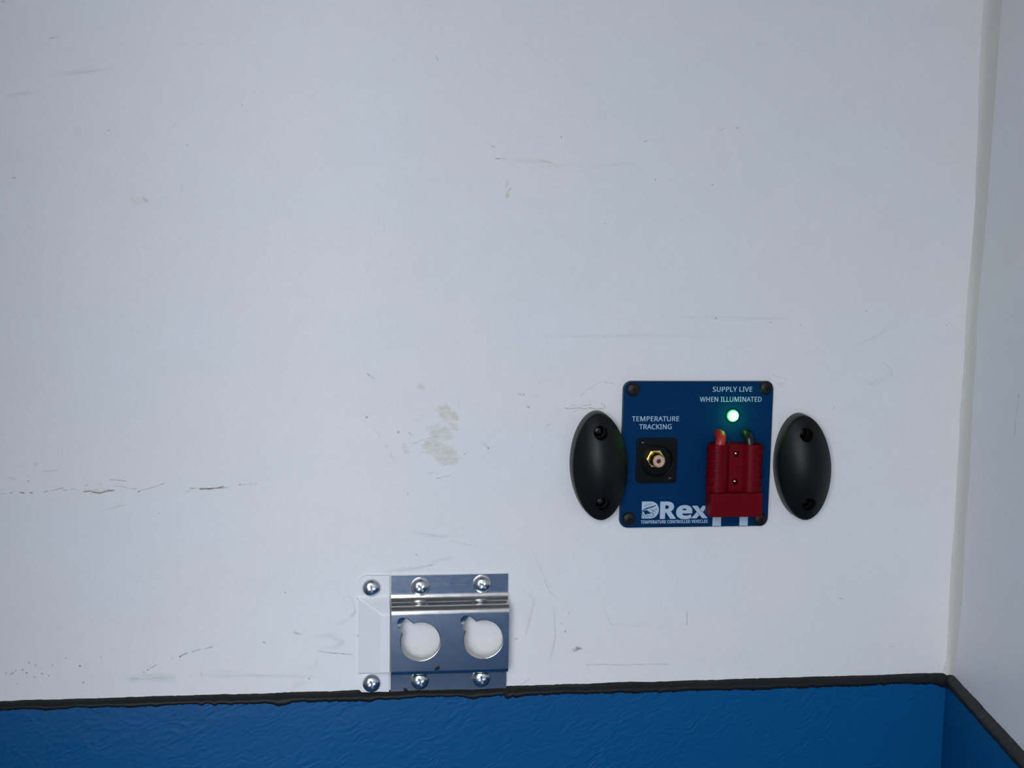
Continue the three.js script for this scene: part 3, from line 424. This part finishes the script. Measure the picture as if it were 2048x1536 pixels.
// ───────── red two-pole power connector ─────────
{
  const cx = -163, cy = 234.9, s = thing('power_connector', 'red two-pole battery connector with red and black wires', 'connector', cx, cy, PANEL.t);
  // cross-section (x, z): two round barrels with a sunken web between
  const XL = -9.4, XR = 12.5;
  const prof = (grow, web) => {
    const P = [], r = 7.0 + grow, zc = 7.2, xl = XL, xr = XR;
    P.push([xl - 3.6, 0]);
    for (let k = 0; k <= 14; k++) { const a = Math.PI * 1.27 - k / 14 * (Math.PI * 1.05); P.push([xl + r * Math.cos(a), zc + r * Math.sin(a)]); }
    P.push([xl + r * 0.93, web], [xr - r * 0.93, web]);
    for (let k = 0; k <= 14; k++) { const a = Math.PI * 0.78 - k / 14 * (Math.PI * 1.05); P.push([xr + r * Math.cos(a), zc + r * Math.sin(a)]); }
    P.push([xr + 3.6, 0]); return new THREE.Shape(P.map(([x, z]) => new THREE.Vector2(x, z)));
  };
  const along = (g, y0) => { g.applyMatrix4(new THREE.Matrix4().makeBasis(new THREE.Vector3(1, 0, 0), new THREE.Vector3(0, 0, 1), new THREE.Vector3(0, -1, 0))); g.translate(0, y0, 0); return g; };   // shape z -> -y
  let body = along(new THREE.ExtrudeGeometry(prof(0, 10.6), { depth: 45.6, bevelEnabled: false }), 46.2);
  body = toCreasedNormals(body, 0.5);
  const port = (x) => { const c = new THREE.CylinderGeometry(5.4, 5.4, 16, 36); c.translate(x, 46.2, 7.2); return [c]; };
  const pin = (y, r = 1.9) => { const c = new THREE.CylinderGeometry(r, r, 8, 20); c.rotateX(Math.PI / 2); c.translate(1.6, y, 10.6); return [c]; };
  const mid = new THREE.BoxGeometry(7.5, 5, 3.2); mid.translate(1.5, 46.2, 8.2);
  body = csg(body, [port(XL), port(XR), pin(40.0), pin(21.8), [mid]]);
  planarUV(body, 0, 0, 60, 60); part(s, 'housing', body, M.red);
  for (const y of [42.6, 36.3, 30.1, 24.3, 19.2]) for (const side of [-1, 1]) {
    const sh = new THREE.Shape(), zc = 7.2, xx = side < 0 ? XL : XR; const pts = [];
    for (let k = 0; k <= 16; k++) { const a = (side < 0 ? Math.PI * 1.22 - k / 16 * Math.PI * 0.72 : -Math.PI * 0.22 + k / 16 * Math.PI * 0.72); pts.push([xx + 7.95 * Math.cos(a), zc + 7.95 * Math.sin(a)]); }
    for (let k = 16; k >= 0; k--) { const a = (side < 0 ? Math.PI * 1.22 - k / 16 * Math.PI * 0.72 : -Math.PI * 0.22 + k / 16 * Math.PI * 0.72); pts.push([xx + 6.8 * Math.cos(a) * (1 - 0.0), zc + 6.8 * Math.sin(a)]); }
    pts.forEach(([x, z], i) => sh[i ? 'lineTo' : 'moveTo'](x, z));
    // ridges taper into the barrel towards its crown
    const g = along(new THREE.ExtrudeGeometry(sh, { depth: 0.9, bevelEnabled: true, bevelThickness: 0.3, bevelSize: 0.25, bevelOffset: -0.25, bevelSegments: 2 }), y), p = g.attributes.position;
    for (let i = 0; i < p.count; i++) { const dx = p.getX(i) - xx, dz = p.getZ(i) - zc, up = Math.max(0, dz / 7.75); const f = 1 - 0.085 * up * up; p.setX(i, xx + dx * f); p.setZ(i, zc + dz * f); }
    g.computeVertexNormals(); planarUV(g, 0, 0, 60, 60); part(s, 'grip_ridge', g, M.red);
  }
  const blk = slab(roundRect(34.4, 15.4, 0.7), 6.6, 0.5, 4); planarUV(blk, 0, 0, 60, 60); at(part(s, 'mating_block', blk, M.red), 1.0, 7.8, 10.4);
  for (const y of [40.0, 21.8]) { const g = turned([[0.001, 1.9], [0.7, 1.75], [1.2, 1.2], [1.35, 0]], 20); at(part(s, 'pin', g, M.silver, 'tiny shiny metal pin'), 1.35, y + 0.2, 8.6); }
  const wire = (pts, r) => new THREE.TubeGeometry(new THREE.CatmullRomCurve3(pts.map((p) => new THREE.Vector3(...p))), 36, r, 20);
  part(s, 'wire', wire([[-7.4, 51.4, -2.6], [-7.4, 51.4, 1.2], [-7.4, 51.2, 4.6], [-8.0, 49.0, 7.6], [-9.2, 44.6, 8.6], [-10.0, 40.5, 8.2]], 3.3), M.redWire, 'red insulated wire');
  part(s, 'wire', wire([[9.9, 52.2, -2.6], [9.9, 52.2, 1.2], [9.9, 51.8, 4.8], [10.3, 49.6, 7.6], [10.9, 45.0, 8.6], [11.2, 40.5, 8.0]], 3.2), M.blackWire, 'black insulated wire');
}

// ───────── black rubber buffers ─────────
{
  const a = 18.1, b = 35.2, Hs = 9, Hd = 20.5, pos = [], idx = [], uvs = [], K = 88, rows = [];
  rows.push([1, 0], [0.997, 4], [0.993, 8], [0.988, 9.6], [0.978, 10.4], [0.96, 10.9], [0.935, 11.3]);
  for (let k = 1; k <= 28; k++) { const s = 0.935 * (1 - k / 28); rows.push([Math.max(0.0005, s), 11.3 + (Hd - 11.3) * (1 - (s / 0.935) ** 1.9)]); }
  const out = (t) => { const c = Math.cos(t), s = Math.sin(t), n = 1.9; const r = (Math.abs(c / a) ** n + Math.abs(s / b) ** n) ** (-1 / n); return [r * c, r * s]; };
  rows.forEach(([s, z], i) => { for (let k = 0; k < K; k++) { const [x, y] = out(k / K * Math.PI * 2); pos.push(x * s, y * s, z); if (i) { const p = (i - 1) * K + k, q = (i - 1) * K + (k + 1) % K; idx.push(p, q, q + K, p, q + K, p + K); } } });
  const c0 = pos.length / 3; pos.push(0, 0, 0); for (let k = 0; k < K; k++) idx.push(c0, (k + 1) % K, k);
  const c1 = c0 + 1, tr = (rows.length - 1) * K; pos.push(0, 0, Hd); for (let k = 0; k < K; k++) idx.push(c1, tr + k, tr + (k + 1) % K);
  let g = new THREE.BufferGeometry(); g.setAttribute('position', new THREE.Float32BufferAttribute(pos, 3)); g.setIndex(idx); g.computeVertexNormals(); planarUV(g, 0, 0, 60, 60);
  const bore = (y) => { const c = new THREE.CylinderGeometry(4.5, 4.5, 30, 40); c.rotateX(Math.PI / 2); c.translate(0, y, 6 + 15); return [c]; };
  const body = csg(g, [bore(22.9), bore(-22.9)]);
  const head = panHead(3.7, 2.2, 0.3, 3.6);
  const buffer = (x, y, tilt, label) => {
    const o = thing('rubber_buffer', label, 'buffer', x, y, 0, 'oval rubber buffers beside the blue plate'); o.rotation.z = tilt;
    part(o, 'bumper_body', body, M.rubber);
    for (const sy of [22.9, -22.9]) at(part(o, 'screw', head, M.darkScrew, 'dark screw sunk in its hole'), 0, sy, 6, sy > 0 ? 0.4 : 0.9);
    return o;
  };
  buffer(-249.5, 266.3, 0.055, 'black oval rubber buffer left of the blue plate, beside the gold socket');
  buffer(-113.9, 264.6, 0.085, 'black oval rubber buffer right of the blue plate, beside the red connector');
}

renderer.render(scene, camera);
